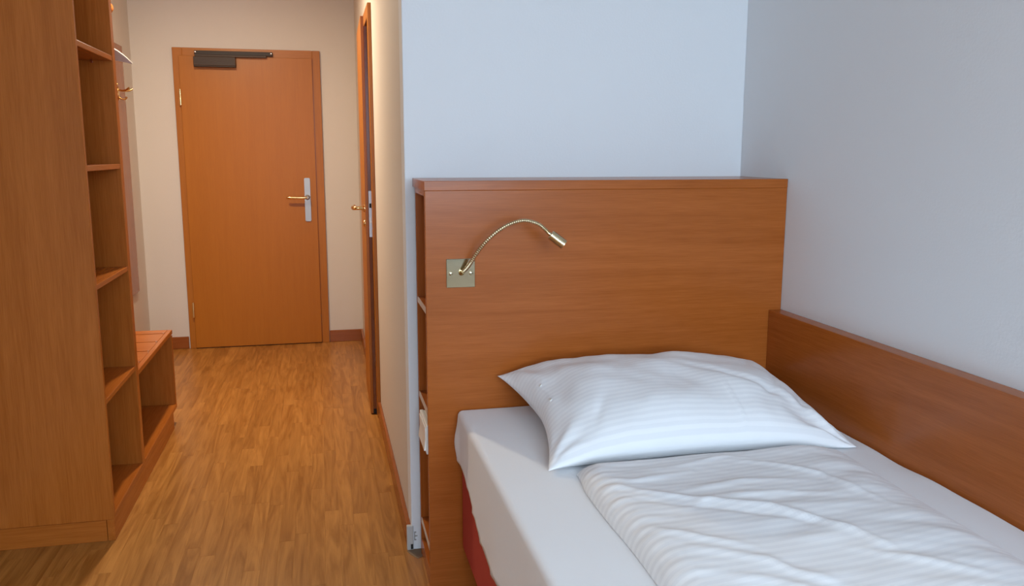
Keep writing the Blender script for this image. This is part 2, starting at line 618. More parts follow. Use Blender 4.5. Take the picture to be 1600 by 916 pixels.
# ------------------------------------------------------------------ entrance door
d1 = thing('door_1', (-0.46, YE, 0), 'beech veneer entrance door with dark closer and steel handle plate', 'door', 'structure')
FX0, FX1, FZ = -0.938, 0.023, 2.062
LX0, LX1, LZ = -0.898, -0.027, 2.010
yf = YE - 0.020
B('frame_board', (FX0, LX0 + 0.022, yf, YE, 0, FZ), frame_wood_z, d1, 0.002)
B('frame_board', (LX1 - 0.002, FX1, yf, YE, 0, FZ), frame_wood_z, d1, 0.002)
B('frame_board', (LX0 + 0.022, LX1 - 0.002, yf, YE, LZ - 0.02, FZ), frame_wood_x, d1, 0.0015)
leaf = B('leaf', (LX0, LX1 - 0.004, YE - 0.034, YE - 0.004, 0.006, LZ - 0.002), door_wood, d1, 0.002)
B('shadow_gap', (LX1 - 0.006, LX1 - 0.0005, YE - 0.026, YE - 0.019, 0.006, LZ - 0.002), dark_edge, d1, 0)
B('door_sill', (LX0, LX1, YE - 0.02, YE - 0.0005, 0.0, 0.006), black_mat, d1, 0)
for z in (0.278, 1.735):
    bm = bmesh.new()
    x_ = LX0 - 0.001
    lathe(bm, (x_, YE - 0.040, z - 0.056), (0, 0, 1), [(0, 0.004), (0.004, 0.0075), (0.108, 0.0075), (0.112, 0.004)], 16)
    h = link('hinge', bm, brass, d1, True)
    B('hinge_plate', (x_ - 0.002, x_ + 0.004, YE - 0.038, YE - 0.02, z - 0.05, z + 0.05), brass, h, 0)
# handle
bm = bmesh.new()
px = -0.094
pts = []
for sx, sz in ((1, 1), (-1, 1), (-1, -1), (1, -1)):
    for k in range(5):
        a = {(1, 1): 0, (-1, 1): 90, (-1, -1): 180, (1, -1): 270}[(sx, sz)] + k * 22.5
        pts.append(Vector((px + sx * 0.012 + 0.008 * math.cos(R(a)), YE - 0.034, 1.041 + sz * 0.144 + 0.008 * math.sin(R(a)))))
prism(bm, pts, (0, -0.009, 0))
hp = link('handle_plate', bm, steel, leaf)
hp['label'] = 'long brushed steel handle plate'
bm = bmesh.new()
lathe(bm, (px, YE - 0.043, 1.058), (0, -1, 0), [(0, 0.018), (0.004, 0.018), (0.008, 0.014), (0.045, 0.011), (0.055, 0.011), (0.058, 0.008)], 20)
link('handle_hub', bm, steel, leaf, True)
bm = bmesh.new()
path = catmull([(px, YE - 0.094, 1.058), (px - 0.03, YE - 0.096, 1.058), (px - 0.08, YE - 0.096, 1.0585), (px - 0.128, YE - 0.094, 1.059), (px - 0.136, YE - 0.09, 1.059)], 6)
tube(bm, path, 0.0088, 14)
o = link('lever', bm, brass, leaf, True); o['label'] = 'brass door lever'
# closer
bm = bmesh.new()
box(bm, (-0.798, -0.530, YE - 0.086, YE - 0.034, 1.942, 2.000), 0.003, 2)
cb = link('closer_body', bm, closer_mat, leaf)
cb['label'] = 'dark brown door closer body'
bm = bmesh.new()
box(bm, (-0.797, -0.531, YE - 0.083, YE - 0.036, 1.9345, 1.942), 0.001)
link('closer_base', bm, closer_dark, leaf)
bm = bmesh.new()
for k in range(6):
    box(bm, (-0.792, -0.536, YE - 0.0872, YE - 0.0855, 1.951 + k * 0.008, 1.954 + k * 0.008), 0)
link('closer_rib', bm, closer_dark, leaf)
rail = B('closer_rail', (-0.795, -0.290, YE - 0.048, YE - 0.021, 2.016, 2.042), closer_dark, d1, 0.002)
B('closer_arm', (-0.790, -0.330, YE - 0.066, YE - 0.048, 2.0015, 2.0155), closer_mat, d1, 0.002)
for x_ in (-0.788, -0.299):
    bm = bmesh.new()
    lathe(bm, (x_, YE - 0.048, 2.032), (0, -1, 0), [(0, 0.0065), (0.0015, 0.0065), (0.003, 0.004)], 12)
    link('screw', bm, chrome, rail, True)

# ------------------------------------------------------------------ bathroom door (slightly ajar, hinged on the far side)
d2 = thing('door_2', (XC, 4.64, 0), 'beech bathroom door slightly ajar with brass handle in the corridor wall', 'door', 'structure')
cx0 = XC - 0.018
B('casing', (cx0, XC, 4.258, 4.335, 0, 2.085), frame_wood_z, d2, 0.0015)
B('casing', (cx0, XC, 4.955, 5.04, 0, 2.085), frame_wood_z, d2, 0.0015)
B('casing', (cx0, XC, 4.335, 4.955, 1.99, 2.085), frame_wood_y, d2, 0.0015)
B('jamb_lining', (XC, XC + 0.1, 4.325, 4.337, 0, 1.995), dark_edge, d2, 0)
B('jamb_lining', (XC, XC + 0.1, 4.953, 4.965, 0, 1.995), dark_edge, d2, 0)
# leaf rotated about its far edge
HX, HY = cx0 - 0.008, 4.962
ang = R(0.9)


def swing(bm):
    bmesh.ops.rotate(bm, cent=Vector((HX, HY, 0)), matrix=Matrix.Rotation(-ang, 3, 'Z'), verts=bm.verts)


def SB(name, b, mat, parent, bev=0.001):
    bm = bmesh.new(); box(bm, b, bev); swing(bm)
    return link(name, bm, mat, parent)


lip = SB('leaf', (HX - 0.014, HX + 0.001, 4.318, HY, 0.008, 2.030), frame_wood_z, d2)
SB('leaf_core', (HX + 0.001, HX + 0.024, 4.332, HY - 0.012, 0.012, 1.985), dark_edge, d2)
fe = SB('lock_plate', (HX + 0.0035, HX + 0.0205, 4.3295, 4.3325, 0.942, 1.178), lock_steel, d2)
fe['label'] = 'bright steel lock plate on the door edge'
SB('latch', (HX + 0.007, HX + 0.017, 4.3265, 4.331, 1.092, 1.114), black_mat, fe, 0)
SB('bolt', (HX + 0.008, HX + 0.016, 4.3285, 4.331, 1.012, 1.042), chrome, fe, 0)
SB('bottom_gap_shade', (HX + 0.001, HX + 0.024, 4.331, 4.36, 0.002, 0.028), black_mat, d2, 0)  # black block standing in for the shaded gap under the leaf edge
for z, pr in ((1.088, [(0, 0.021), (0.004, 0.021), (0.008, 0.016), (0.012, 0.011), (0.030, 0.009), (0.032, 0.006)]),
              (1.010, [(0, 0.019), (0.004, 0.019), (0.009, 0.015), (0.012, 0.006)])):
    bm = bmesh.new()
    lathe(bm, (HX - 0.014, 4.375, z), (-1, 0, 0), pr, 20)
    swing(bm)
    link('rosette', bm, brass, d2, True)
bm = bmesh.new()
xa = HX - 0.014
path = catmull([(xa - 0.02, 4.375, 1.088), (xa - 0.040, 4.376, 1.088), (xa - 0.052, 4.386, 1.088), (xa - 0.057, 4.41, 1.087), (xa - 0.058, 4.45, 1.087), (xa - 0.056, 4.485, 1.089), (xa - 0.050, 4.497, 1.089)], 7)
tube(bm, path, lambda i, N: 0.0085 + 0.0025 * math.sin(math.pi * i / N), 14)
swing(bm)
o = link('lever', bm, brass, d2, True); o['label'] = 'brass lever handle'

# ------------------------------------------------------------------ corridor ceiling lamp
cl = thing('ceiling_lamp', (LAMP[0], LAMP[1], CEIL - 0.045), 'round white ceiling lamp glowing warm in the corridor', 'lamp')
bm = bmesh.new()
lathe(bm, (LAMP[0], LAMP[1], CEIL), (0, 0, -1), [(0, 0.085), (0.03, 0.085), (0.034, 0.078), (0.034, 0.062), (0.02, 0.06)], 40)
link('ring', bm, lamp_ring, cl, True)
bm = bmesh.new()
lathe(bm, (LAMP[0], LAMP[1], CEIL - 0.021), (0, 0, -1), [(0, 0.058), (0.004, 0.058), (0.008, 0.05)], 32)
link('diffuser', bm, glow, cl, True)
pd = bpy.data.lights.new('lamp_bulb', 'POINT')
pd.energy = LAMP_W * 0.16
pd.color = LAMP_C
pd.shadow_soft_size = 0.045
po = bpy.data.objects.new('lamp_bulb', pd)
COL.objects.link(po)
po.parent = cl
po.location = (0, 0, -0.045)
ad = bpy.data.lights.new('lamp_disc', 'AREA')
ad.shape = 'DISK'
ad.size = 0.09
ad.energy = LAMP_W
ad.color = LAMP_C
ao = bpy.data.objects.new('lamp_disc', ad)
COL.objects.link(ao)
ao.parent = cl
ao.location = (0, 0, 0.008)

# ------------------------------------------------------------------ open wardrobe (tall shelf unit)
WY0, WY1 = 3.047, 3.597
wt = thing('open_wardrobe', ((XL + XF) / 2, (WY0 + WY1) / 2, 0), 'tall beech laminate wardrobe end with open shelves facing the corridor', 'wardrobe')
WT = 2.28
B('side_panel', (XL + 0.002, XF, WY0, WY0 + 0.019, 0.079, WT), ward_z, wt)
B('side_panel', (XL + 0.002, XF, 3.555, WY1, 0.079, WT), ward_z, wt)
B('back_panel', (XL + 0.002, XL + 0.010, WY0 + 0.019, 3.555, 0.1, WT - 0.02), ward_z, wt, 0)
B('top_panel', (XL + 0.002, XF, WY0 + 0.019, 3.555, WT - 0.019, WT), ward_y, wt)
for z in (1.733, 1.325, 0.922, 0.514):
    s = B('shelf', (XL + 0.010, XF - 0.002, WY0 + 0.019, 3.555, z - 0.019, z), ward_y, wt, 0.0015)
    for yy in (WY0 + 0.022, 3.552):
        for xx in (XF - 0.075, XL + 0.08):
            bm = bmesh.new()
            cyl(bm, (xx, yy - 0.003, z - 0.0235), (xx, yy + 0.003, z - 0.0235), 0.0045, n=10)
            link('shelf_pin', bm, chrome, s, True)
B('shelf', (XL + 0.010, XF, WY0 + 0.019, 3.555, 0.081, 0.1), ward_y, wt, 0.0015)
B('plinth', (XF - 0.026, XF - 0.001, WY0, 3.597, 0, 0.079), ward_y, wt)
B('plinth_side', (XL + 0.002, XF - 0.0275, WY0, WY0 + 0.019, 0, 0.078), ward_x, wt)

# ------------------------------------------------------------------ luggage bench
BY0, BY1 = 3.5985, 4.412
bt = thing('luggage_bench', ((XL + XF) / 2, (BY0 + BY1) / 2, 0), 'low beech luggage bench with slatted top beyond the tall wardrobe shelves', 'bench')
gaps = [3.741, 3.943, 4.137, 4.323]
edges = [BY0] + gaps + [BY1]
for i in range(5):
    B('slat', (XL + 0.03, XF - 0.0215, edges[i] + (0.006 if i else 0), edges[i + 1] - (0.006 if i < 4 else 0), 0.468, 0.486), ward_x, bt, 0.001)
B('front_rail', (XF - 0.021, XF, BY0, BY1, 0.464, 0.486), ward_y, bt, 0.0015)
B('rear_rail', (XL + 0.002, XL + 0.03, BY0, BY1, 0.464, 0.486), ward_y, bt)
B('gap_shade_sheet', (XL + 0.03, XF - 0.0215, BY0, BY1 - 0.019, 0.440, 0.446), black_mat, bt, 0)  # added black sheet, paints the shade seen between the slats
for g in gaps:
    bm = bmesh.new()
    cyl(bm, (XF - 0.026, g, 0.470), (XF - 0.026, g, 0.4885), 0.0036, n=10)
    link('slat_pin', bm, chrome, bt, True)
B('end_panel', (XL + 0.002, XF - 0.001, BY1 - 0.019, BY1 - 0.001, 0.1, 0.458), ward_z, bt)
B('bottom_shelf', (XL + 0.002, XF, BY0, BY1, 0.081, 0.1), ward_y, bt, 0.0015)
B('plinth', (XF - 0.026, XF - 0.001, BY0, 4.305, 0, 0.081), ward_y, bt)
B('plinth_side', (XL + 0.002, XF - 0.0265, 4.286, 4.305, 0, 0.081), ward_x, bt)
B('back_panel', (XL + 0.002, XL + 0.010, BY0, BY1 - 0.019, 0.1, 0.458), ward_z, bt, 0)

# hat shelf fixed above the bench, rounded front edge, with hanging rail and a hanger
hs = thing('hat_shelf', (-1.05, 4.0, 1.9), 'thick round-edged beech hat shelf high above the luggage bench', 'shelf')
bm = bmesh.new()
pts = [Vector((XL + 0.002, BY0 + 0.0, 1.978))]
for k in range(9):
    a = R(-90 + 180 * k / 8)
    pts.append(Vector((-0.905 + 0.028 * math.cos(a), BY0, 2.006 + 0.028 * math.sin(a))))
pts.append(Vector((XL + 0.002, BY0, 2.034)))
prism(bm, pts, (0, 0.60, 0))
link('board', bm, ward_y, hs, True)
bm = bmesh.new()
cyl(bm, (-0.985, BY0, 1.905), (-0.985, BY0 + 0.60, 1.905), 0.012, n=20)
link('hanging_rail', bm, chrome, hs, True)
for yy in (3.64, 4.16):
    bm = bmesh.new()
    cyl(bm, (-0.985, yy, 1.912), (-0.985, yy, 1.980), 0.007, n=12)
    link('rail_post', bm, chrome, hs, True)

hg = thing('coat_hanger', (-0.985, 4.0, 1.74), 'grey plastic coat hanger showing past the wardrobe edge', 'hanger')
bm = bmesh.new()
top, bot = [], []
N = 24
for k in range(N + 1):
    t = -1 + 2 * k / N
    xx = -0.985 + 0.214 * t
    a = abs(t)
    zt = 1.842 - 0.092 * a ** 2.6
    zb = 1.770 - 0.026 * a ** 2
    zb = min(zb, zt - 0.004)
    dy = 0.022 * a ** 2
    top.append((xx, dy, zt)); bot.append((xx, dy, zb))
rings = []
for (tx, dy, tz), (bx_, _, bz) in zip(top, bot):
    th = 0.010
    rings.append([bm.verts.new((tx, 4.0 - dy - th, tz - 0.004)), bm.verts.new((tx, 4.0 - dy, tz)), bm.verts.new((tx, 4.0 - dy + th, tz - 0.004)),
                  bm.verts.new((bx_, 4.0 - dy + th, bz)), bm.verts.new((bx_, 4.0 - dy - th, bz))])
for i in range(N):
    for k in range(5):
        j = (k + 1) % 5
        bm.faces.new((rings[i][k], rings[i][j], rings[i + 1][j], rings[i + 1][k]))
bm.faces.new(rings[0][::-1]); bm.faces.new(rings[-1])
bmesh.ops.recalc_face_normals(bm, faces=bm.faces)
link('shoulder', bm, grey_plastic, hg, True, angle=50)
bm = bmesh.new()
path = catmull([(-0.985, 4.0, 1.832), (-0.985, 4.0, 1.875), (-0.972, 4.0, 1.89), (-0.968, 4.0, 1.906), (-0.977, 4.0, 1.9205), (-0.993, 4.0, 1.9205), (-1.001, 4.0, 1.908)], 6)
tube(bm, path, 0.0026, 8)
link('hook', bm, chrome, hg, True)

# coat panel on the left wall near the entrance, with brass hooks
cp = thing('coat_rack', (XL + 0.01, 5.2, 0.48), 'tall pinkish beech coat panel on the left wall by the entrance', 'coat rack')
bm = bmesh.new()
box(bm, (XL + 0.001, XL + 0.020, 4.55, 5.80, 0.475, 2.022), 0.002)
cpp = link('panel', bm, panel_wood, cp)


def coat_hook(y):
    x0 = XL + 0.020
    h = None
    bm = bmesh.new()
    pts = [Vector((x0, y + 0.013 * math.cos(R(a)), 1.722 + 0.030 * math.sin(R(a)) * 1.35)) for a in range(0, 360, 24)]
    prism(bm, pts, (0.006, 0, 0))
    h = link('hook', bm, hook_brass, cp, True)
    for side in (-1, 1):
        bm = bmesh.new()
        tube(bm, catmull([(x0 + 0.004, y, 1.742), (x0 + 0.030, y + side * 0.016, 1.738), (x0 + 0.055, y + side * 0.034, 1.741), (x0 + 0.074, y + side * 0.045, 1.752)], 6),
             lambda i, N: 0.0050 + 0.0022 * (i / N) ** 3, 10)
        link('hook_arm', bm, hook_brass, h, True)
    bm = bmesh.new()
    tube(bm, catmull([(x0 + 0.004, y, 1.700), (x0 + 0.022, y, 1.688), (x0 + 0.040, y, 1.690), (x0 + 0.048, y, 1.702)], 6), lambda i, N: 0.0048 + 0.0022 * (i / N) ** 3, 10)
    link('hook_arm', bm, hook_brass, h, True)


for y in (4.80, 5.20, 5.60):
    coat_hook(y)

# ------------------------------------------------------------------ headboard with the open side niche
HX0, HX1, HZ = 0.292, XR - 0.001, 1.289
hb = thing('headboard', ((HX0 + HX1) / 2, (YH + YB) / 2, 0), 'wide beech headboard cabinet behind the bed with shelves in its open end', 'headboard')
B('front_panel', (HX0, HX1, YH, YH + 0.019, 0, HZ - 0.028), wood_x, hb, 0.0012)
B('top_panel', (HX0 - 0.002, HX1, YH - 0.001, YB - 0.001, HZ - 0.028, HZ), wood_x, hb, 0.0012)
B('back_panel', (HX0 + 0.003, HX1, YB - 0.045, YB - 0.026, 0, HZ - 0.028), wood_z, hb)
B('inner_panel', (HX0 + 0.28, HX0 + 0.30, YH + 0.019, YB - 0.045, 0, HZ - 0.028), wood_z, hb, 0)
B('plinth', (HX0 + 0.004, HX0 + 0.28, YH + 0.019, YB - 0.045, 0, 0.06), wood_y, hb)
B('top_rail', (HX0 + 0.002, HX0 + 0.28, YH + 0.019, YB - 0.045, HZ - 0.046, HZ - 0.028), wood_y, hb)
for z in (0.906, 0.586, 0.138):
    s = B('shelf', (HX0 + 0.006, HX0 + 0.28, YH + 0.019, YB - 0.045, z - 0.018, z), wood_y, hb, 0)
    B('edge_band', (HX0 + 0.004, HX0 + 0.0062, YH + 0.019, YB - 0.045, z - 0.018, z), edge_band, s, 0)

ls = thing('light_switch', (HX0, 2.535, 0.45), 'white double rocker switch in the open end of the headboard', 'switch')
bm = bmesh.new()
box(bm, (HX0 - 0.004, HX0 + 0.008, 2.452, 2.624, 0.452, 0.545), 0.003, 2)
link('frame', bm, white_plastic, ls)
for k in range(2):
    y0 = 2.462 + k * 0.078
    bm = bmesh.new()
    pts = [Vector((HX0 - 0.004, y0, 0.462)), Vector((HX0 - 0.010, y0, 0.462)), Vector((HX0 - 0.0055, y0, 0.498)), Vector((HX0 - 0.0065, y0, 0.535)), Vector((HX0 - 0.004, y0, 0.535))]
    prism(bm, pts, (0, 0.073, 0))
    link('rocker', bm, white_plastic, ls)
B('mount_box', (HX0 + 0.008, HX0 + 0.05, 2.455, 2.62, 0.455, 0.543), white_plastic, ls)

# bed side panel along the right wall
sp = thing('bed_side_panel', (XR - 0.022, 1.3, 0), 'long beech panel along the right wall beside the mattress', 'panel')
B('board', (XR - 0.045, XR - 0.001, 0.30, YH - 0.001, 0.20, 0.866), wood_y, sp, 0.001)
B('foot', (XR - 0.045, XR - 0.001, 0.34, 0.42, 0.0, 0.20), wood_z, sp)
B('foot', (XR - 0.045, XR - 0.001, 2.3, 2.38, 0.0, 0.20), wood_z, sp)

# ------------------------------------------------------------------ reading lamp on the headboard
rl = thing('reading_lamp', (0.395, YH, 0.974), 'brass gooseneck reading lamp on a square plate on the headboard', 'lamp')
B('plate', (0.3525, 0.4385, YH - 0.004, YH - 0.0002, 0.9745, 1.0605), pale_brass, rl, 0.0012)
for x_ in (0.366, 0.426):
    bm = bmesh.new()
    lathe(bm, (x_, YH - 0.004, 1.0165), (0, -1, 0), [(0, 0.006), (0.0012, 0.006), (0.0022, 0.004)], 14)
    s = link('screw', bm, pale_brass, rl, True)
    B('slot', (x_ - 0.0035, x_ + 0.0035, YH - 0.0068, YH - 0.0058, 1.016, 1.017), black_mat, s, 0)
bm = bmesh.new()
lathe(bm, (0.397, YH - 0.004, 1.0185), (0.15, -1, 0.35), [(0, 0.0085), (0.004, 0.0085), (0.010, 0.0062), (0.018, 0.0055)], 18)
link('socket', bm, brass, rl, True)
gp = [(0.399, 2.416, 1.0225), (0.409, 2.402, 1.036), (0.420, 2.390, 1.0545), (0.437, 2.368, 1.089), (0.460, 2.345, 1.123), (0.491, 2.33, 1.152), (0.526, 2.32, 1.172), (0.561, 2.31, 1.180), (0.597, 2.302, 1.171), (0.619, 2.297, 1.154), (0.628, 2.295, 1.144)]
bm = bmesh.new()
tube(bm, catmull(gp, 26), lambda i, N: 0.0056 + 0.0010 * math.sin(i * 2 * math.pi / 4.0), 12)
link('gooseneck', bm, neck_mat, rl, True, angle=180)
bm = bmesh.new()
hp0, hp1 = Vector((0.6255, 2.296, 1.146)), Vector((0.671, 2.285, 1.111))
dv = (hp1 - hp0).normalized()
Lh = (hp1 - hp0).length
lathe(bm, hp0, dv, [(0, 0.0055), (0.009, 0.0055), (0.0095, 0.0135), (0.0115, 0.0148), (Lh, 0.0148), (Lh, 0.0125), (Lh - 0.012, 0.0115)], 28)
hd = link('lamp_head', bm, neck_mat, rl, True, angle=30)
a = dv.orthogonal().normalized(); c = dv.cross(a)
for k in range(6):
    e = a * math.cos(k * math.pi / 3) + c * math.sin(k * math.pi / 3)
    bm = bmesh.new()
    cyl(bm, hp0 + dv * 0.016 + e * 0.0146, hp1 - dv * 0.003 + e * 0.0146, 0.0008, n=6)
    link('groove', bm, black_mat, hd)

# ------------------------------------------------------------------ bed
BX0, BX1, BYA, BYB = 0.385, 1.405, 0.42, YH - 0.006


def rounded_grid(x0, x1, y0, y1, z0, z1, r, nx, ny, nz):
    """closed box skin of small quads with rounded edges"""
    def ticks(a, b_, n_, r_):
        t = [a + r_ * (1 - math.cos(R(90) * k / 6)) for k in range(6)]
        t += [a + r_ + (b_ - a - 2 * r_) * k / n_ for k in range(n_ + 1)]
        t += [b_ - r_ * (1 - math.cos(R(90) * (5 - k) / 6)) for k in range(6)]
        return t
    X, Y, Z = ticks(x0, x1, nx, r), ticks(y0, y1, ny, r), ticks(z0, z1, nz, r)
    bm = bmesh.new()
    cache = {}

    def vert(p):
        k = (round(p[0], 6), round(p[1], 6), round(p[2], 6))
        if k not in cache:
            q = Vector((min(max(p[0], x0 + r), x1 - r), min(max(p[1], y0 + r), y1 - r), min(max(p[2], z0 + r), z1 - r)))
            d = Vector(p) - q
            cache[k] = bm.verts.new(q + d.normalized() * r if d.length > 1e-9 else Vector(p))
        return cache[k]

    def sheet(U, W, fn, flip):
        for i in range(len(U) - 1):
            for j in range(len(W) - 1):
                q = [vert(fn(U[i], W[j])), vert(fn(U[i + 1], W[j])), vert(fn(U[i + 1], W[j + 1])), vert(fn(U[i], W[j + 1]))]
                if len(set(q)) == 4:
                    bm.faces.new(q[::-1] if flip else q)
    sheet(X, Y, lambda u, w_: (u, w_, z1), False)
    sheet(X, Y, lambda u, w_: (u, w_, z0), True)
    sheet(X, Z, lambda u, w_: (u, y0, w_), False)
    sheet(X, Z, lambda u, w_: (u, y1, w_), True)
    sheet(Y, Z, lambda u, w_: (x0, u, w_), True)
    sheet(Y, Z, lambda u, w_: (x1, u, w_), False)
    return bm


bed = thing('bed', ((BX0 + BX1) / 2, (BYA + BYB) / 2, 0), 'single bed base upholstered in red fabric under the white mattress', 'bed')
bm = rounded_grid(BX0 + 0.004, BX1, BYA + 0.01, BYB, 0.14, 0.455, 0.035, 4, 12, 3)
link('upholstered_base', bm, red_fabric, bed, True, angle=180)
for x_ in (BX0 + 0.10, BX1 - 0.08):
    for y in (BYA + 0.10, BYB - 0.14):
        bm = bmesh.new()
        lathe(bm, (x_, y, 0), (0, 0, 1), [(0, 0.020), (0.005, 0.022), (0.145, 0.028)], 18)
        link('leg', bm, black_mat, bed, True)

mt = thing('mattress', ((BX0 + BX1) / 2, (BYA + BYB) / 2, 0.456), 'single mattress in a smooth white fitted sheet', 'mattress')
bm = rounded_grid(BX0 + 0.006, BX1 - 0.005, BYA + 0.006, BYB - 0.004, 0.4565, 0.590, 0.03, 4, 8, 2)
link('core', bm, sheet_mat, mt, True, angle=180)
ZT = 0.598
bm = rounded_grid(BX0 - 0.004, BX1 + 0.004, BYA - 0.004, BYB + 0.002, 0.30, ZT, 0.016, 60, 110, 14)
dead = [f for f in bm.faces if all(v.co.z < 0.3365 for v in f.verts) and f.normal.z < 0.5]
bm.normal_update()
dead = [f for f in bm.faces if f.calc_center_median().z < 0.334]
bmesh.ops.delete(bm, geom=dead, context='FACES')
for v in bm.verts:
    p = v.co
    side = sstep(ZT - 0.03, ZT - 0.10, p.z)           # 0 on top, 1 down the sides
    hem = 0.345 + 0.095 * sstep(2.02, 2.36, p.y) + 0.006 * math.sin(p.y * 9)
    if p.z < ZT - 0.04:
        t = (ZT - 0.04 - p.z) / (ZT - 0.04 - 0.334)
        p.z = (ZT - 0.04) - t * (ZT - 0.04 - hem)
    n1 = noise.noise(Vector((p.x * 5, p.y * 3.2, p.z * 1.5)))
    n2 = noise.noise(Vector((p.x * 14 + 3, p.y * 9, p.z * 5)))
    if side > 0:
        p.x += (-1 if p.x < 0.9 else 1) * (-0.004 * side * 0 + 0.003 * side * n2) * (1 if p.x < 0.9 else 0)
        if p.x < 0.9:
            # tension folds near the hem and a tucked bulge at the head corner
            p.x += -0.0035 * side * max(0, math.sin((p.y * 1.0 + p.z * 2.2) * 34)) ** 4 * sstep(0.50, 0.38, p.z)
            p.x += -0.010 * math.exp(-((p.y - 2.415) / 0.03) ** 2 - ((p.z - 0.50) / 0.05) ** 2)
    else:
        p.z += 0.0010 * n1 + 0.0005 * n2
    # loose wavy rim along the side panel
    if p.x > 1.33 and p.z > ZT - 0.06:
        k = sstep(1.345, 1.40, p.x)
        p.z += k * (-0.0012 + 0.002 * math.sin(p.y * 17) + 0.001 * math.sin(p.y * 31 + 1))
    if p.x > 1.395:
        p.x = min(p.x, XR - 0.047)
# soften the crown of the top face towards its long edges
o = link('fitted_sheet', bm, sheet_mat, mt, True, angle=180)
md = o.modifiers.new('thickness', 'SOLIDIFY'); md.thickness = 0.0012; md.offset = 1


def cloth_uv(me, fn):
    lay = me.uv_layers.new(name='cloth')
    for lp in me.loops:
        lay.data[lp.index].uv = fn(me.vertices[lp.vertex_index].co)


# ---- pillow
def make_pillow():
    NX, NY = 150, 104
    bm = bmesh.new()
    uvl = bm.loops.layers.uv.new('cloth')
    cxp, cyp = 0.934, 2.128
    hw, hd_ = 0.422, 0.272
    uvof = {}

    def seam(u, v):
        a = (v + 1) / 2
        front = 0.610 + 0.034 * (1 - abs(u) ** 3.0)
        if u > 0.2:
            front -= 0.012 * sstep(0.2, 0.9, u)
        back = 0.692 - 0.012 * u
        front = max(front, 0.6045)
        return front * (1 - a) + back * a + 0.012 * math.sin(math.pi * a)

    def pos(u, v, top):
        # pinched outline: sides curve in between the corners
        x = cxp + hw * u * (1 - 0.070 * (1 - v * v) * abs(u) ** 3) + (0.012 if v > 0 else 0) * v * u
        y = cyp + hd_ * v * (1 - 0.075 * (1 - u * u) * abs(v) ** 3)
        if u < 0:                                   # the left end folds in
            x += 0.018 * (1 - v * v) * abs(u) ** 4
        w_ = max(0, (1 - abs(u) ** 3.6)) ** 0.56 * max(0, (1 - abs(v) ** 2.5)) ** 0.54
        s = seam(u, v)
        P = Vector((u * 2.1, v * 1.5, 0))
        n1 = noise.noise(P * 1.3 + Vector((4, 1, 0)))
        n2 = noise.noise(Vector((u * 3.2 + v * 1.4, v * 2.6 - u, 3)))
        n3 = noise.noise(Vector((u * 9, v * 5, 7)))
        z = s
        if top:
            H = 0.094 + 0.012 * n1 + 0.010 * sstep(-0.6, 0.5, v)
            H += 0.010 * n2 * 0.6
            z = s + H * w_ + 0.0025 * n3 * min(1, w_ * 2)
            # creases fanning out of the corners
            for (cu, cv, amp, fr) in ((1, -1, 0.014, 9), (-1, -1, 0.005, 8), (1, 1, 0.007, 8), (-1, 1, 0.007, 9)):
                du, dv_ = (u - cu) * 1.55, v - cv
                r_ = math.hypot(du, dv_)
                an = math.atan2(dv_, du)
                wob = noise.noise(Vector((u * 4, v * 4, cu * 3 + cv)))
                z += amp * math.sin(an * fr + 2.2 * wob) * math.exp(-(r_ / 0.55) ** 2) * min(1, r_ * 3.2) * min(1, w_ * 3)
            # ironed crease across the front
            z += 0.0035 * math.exp(-((u - 0.27) / 0.012) ** 2) * sstep(-0.2, -0.6, v) * min(1, w_ * 2)
            # a diagonal fold right of the middle
            dl = (u - 0.42) * 0.75 + (v + 0.25) * 0.66
            al = -(u - 0.42) * 0.66 + (v + 0.25) * 0.75
            z -= 0.009 * math.exp(-(dl / 0.05) ** 2 - (al / 0.42) ** 2)
            for (du_, dv2, su, sv, am) in ((0.60, -0.42, 0.05, 0.16, 0.009), (0.83, -0.50, 0.05, 0.20, 0.012), (0.74, -0.15, 0.035, 0.22, 0.006), (-0.62, -0.62, 0.04, 0.2, 0.005), (0.70, 0.35, 0.04, 0.25, 0.006)):
                rot = 0.35 * (v - dv2)
                z -= am * math.exp(-((u - du_ - rot) / su) ** 2 - ((v - dv2) / sv) ** 2)
            # left end: shallow valley behind the hem
            z -= 0.012 * math.exp(-((u + 0.80) / 0.10) ** 2 - ((v - 0.1) / 0.6) ** 2)
        else:
            z = s - 0.10 * w_ ** 1.15
            z = max(z, 0.6035)
        if y > YH - 0.004:
            y = YH - 0.004
        return Vector((x, y, z))

    def warp(t):
        return math.copysign(1 - (1 - abs(t)) ** 1.55, t)
    grid = {}
    for side in (True, False):
        for i in range(NX + 1):
            for j in range(NY + 1):
                rim = i in (0, NX) or j in (0, NY)
                key = (i, j, True if rim else side)
                if key in grid:
                    continue
                u, v = warp(-1 + 2 * i / NX), warp(-1 + 2 * j / NY)
                vt = bm.verts.new(pos(u, v, side))
                grid[key] = vt
                uvof[vt] = (u * hw, v * (hd_ + 0.06))
        for i in range(NX):
            for j in range(NY):
                ks = []
                for (a, b_) in ((i, j), (i + 1, j), (i + 1, j + 1), (i, j + 1)):
                    rim = a in (0, NX) or b_ in (0, NY)
                    ks.append(grid[(a, b_, True if rim else side)])
                f = bm.faces.new(ks if side else ks[::-1])
                for lp in f.loops:
                    lp[uvl].uv = uvof[lp.vert]
    o = link('pillow', bm, damask, None, True, angle=180)
    props(o, 'plump white striped pillow leaning against the headboard', 'pillow')
    # buttons closing the left end
    for (u, v) in ((-0.90, -0.12), (-0.90, 0.22)):
        p = pos(u, v, True)
        bm = bmesh.new()
        lathe(bm, p - Vector((0.0015, 0, 0.0005)), (-0.75, -0.1, 0.65), [(0, 0.005), (0.0016, 0.005), (0.0024, 0.0035)], 14)
        link('button', bm, white_plastic, o, True)
    return o


make_pillow()

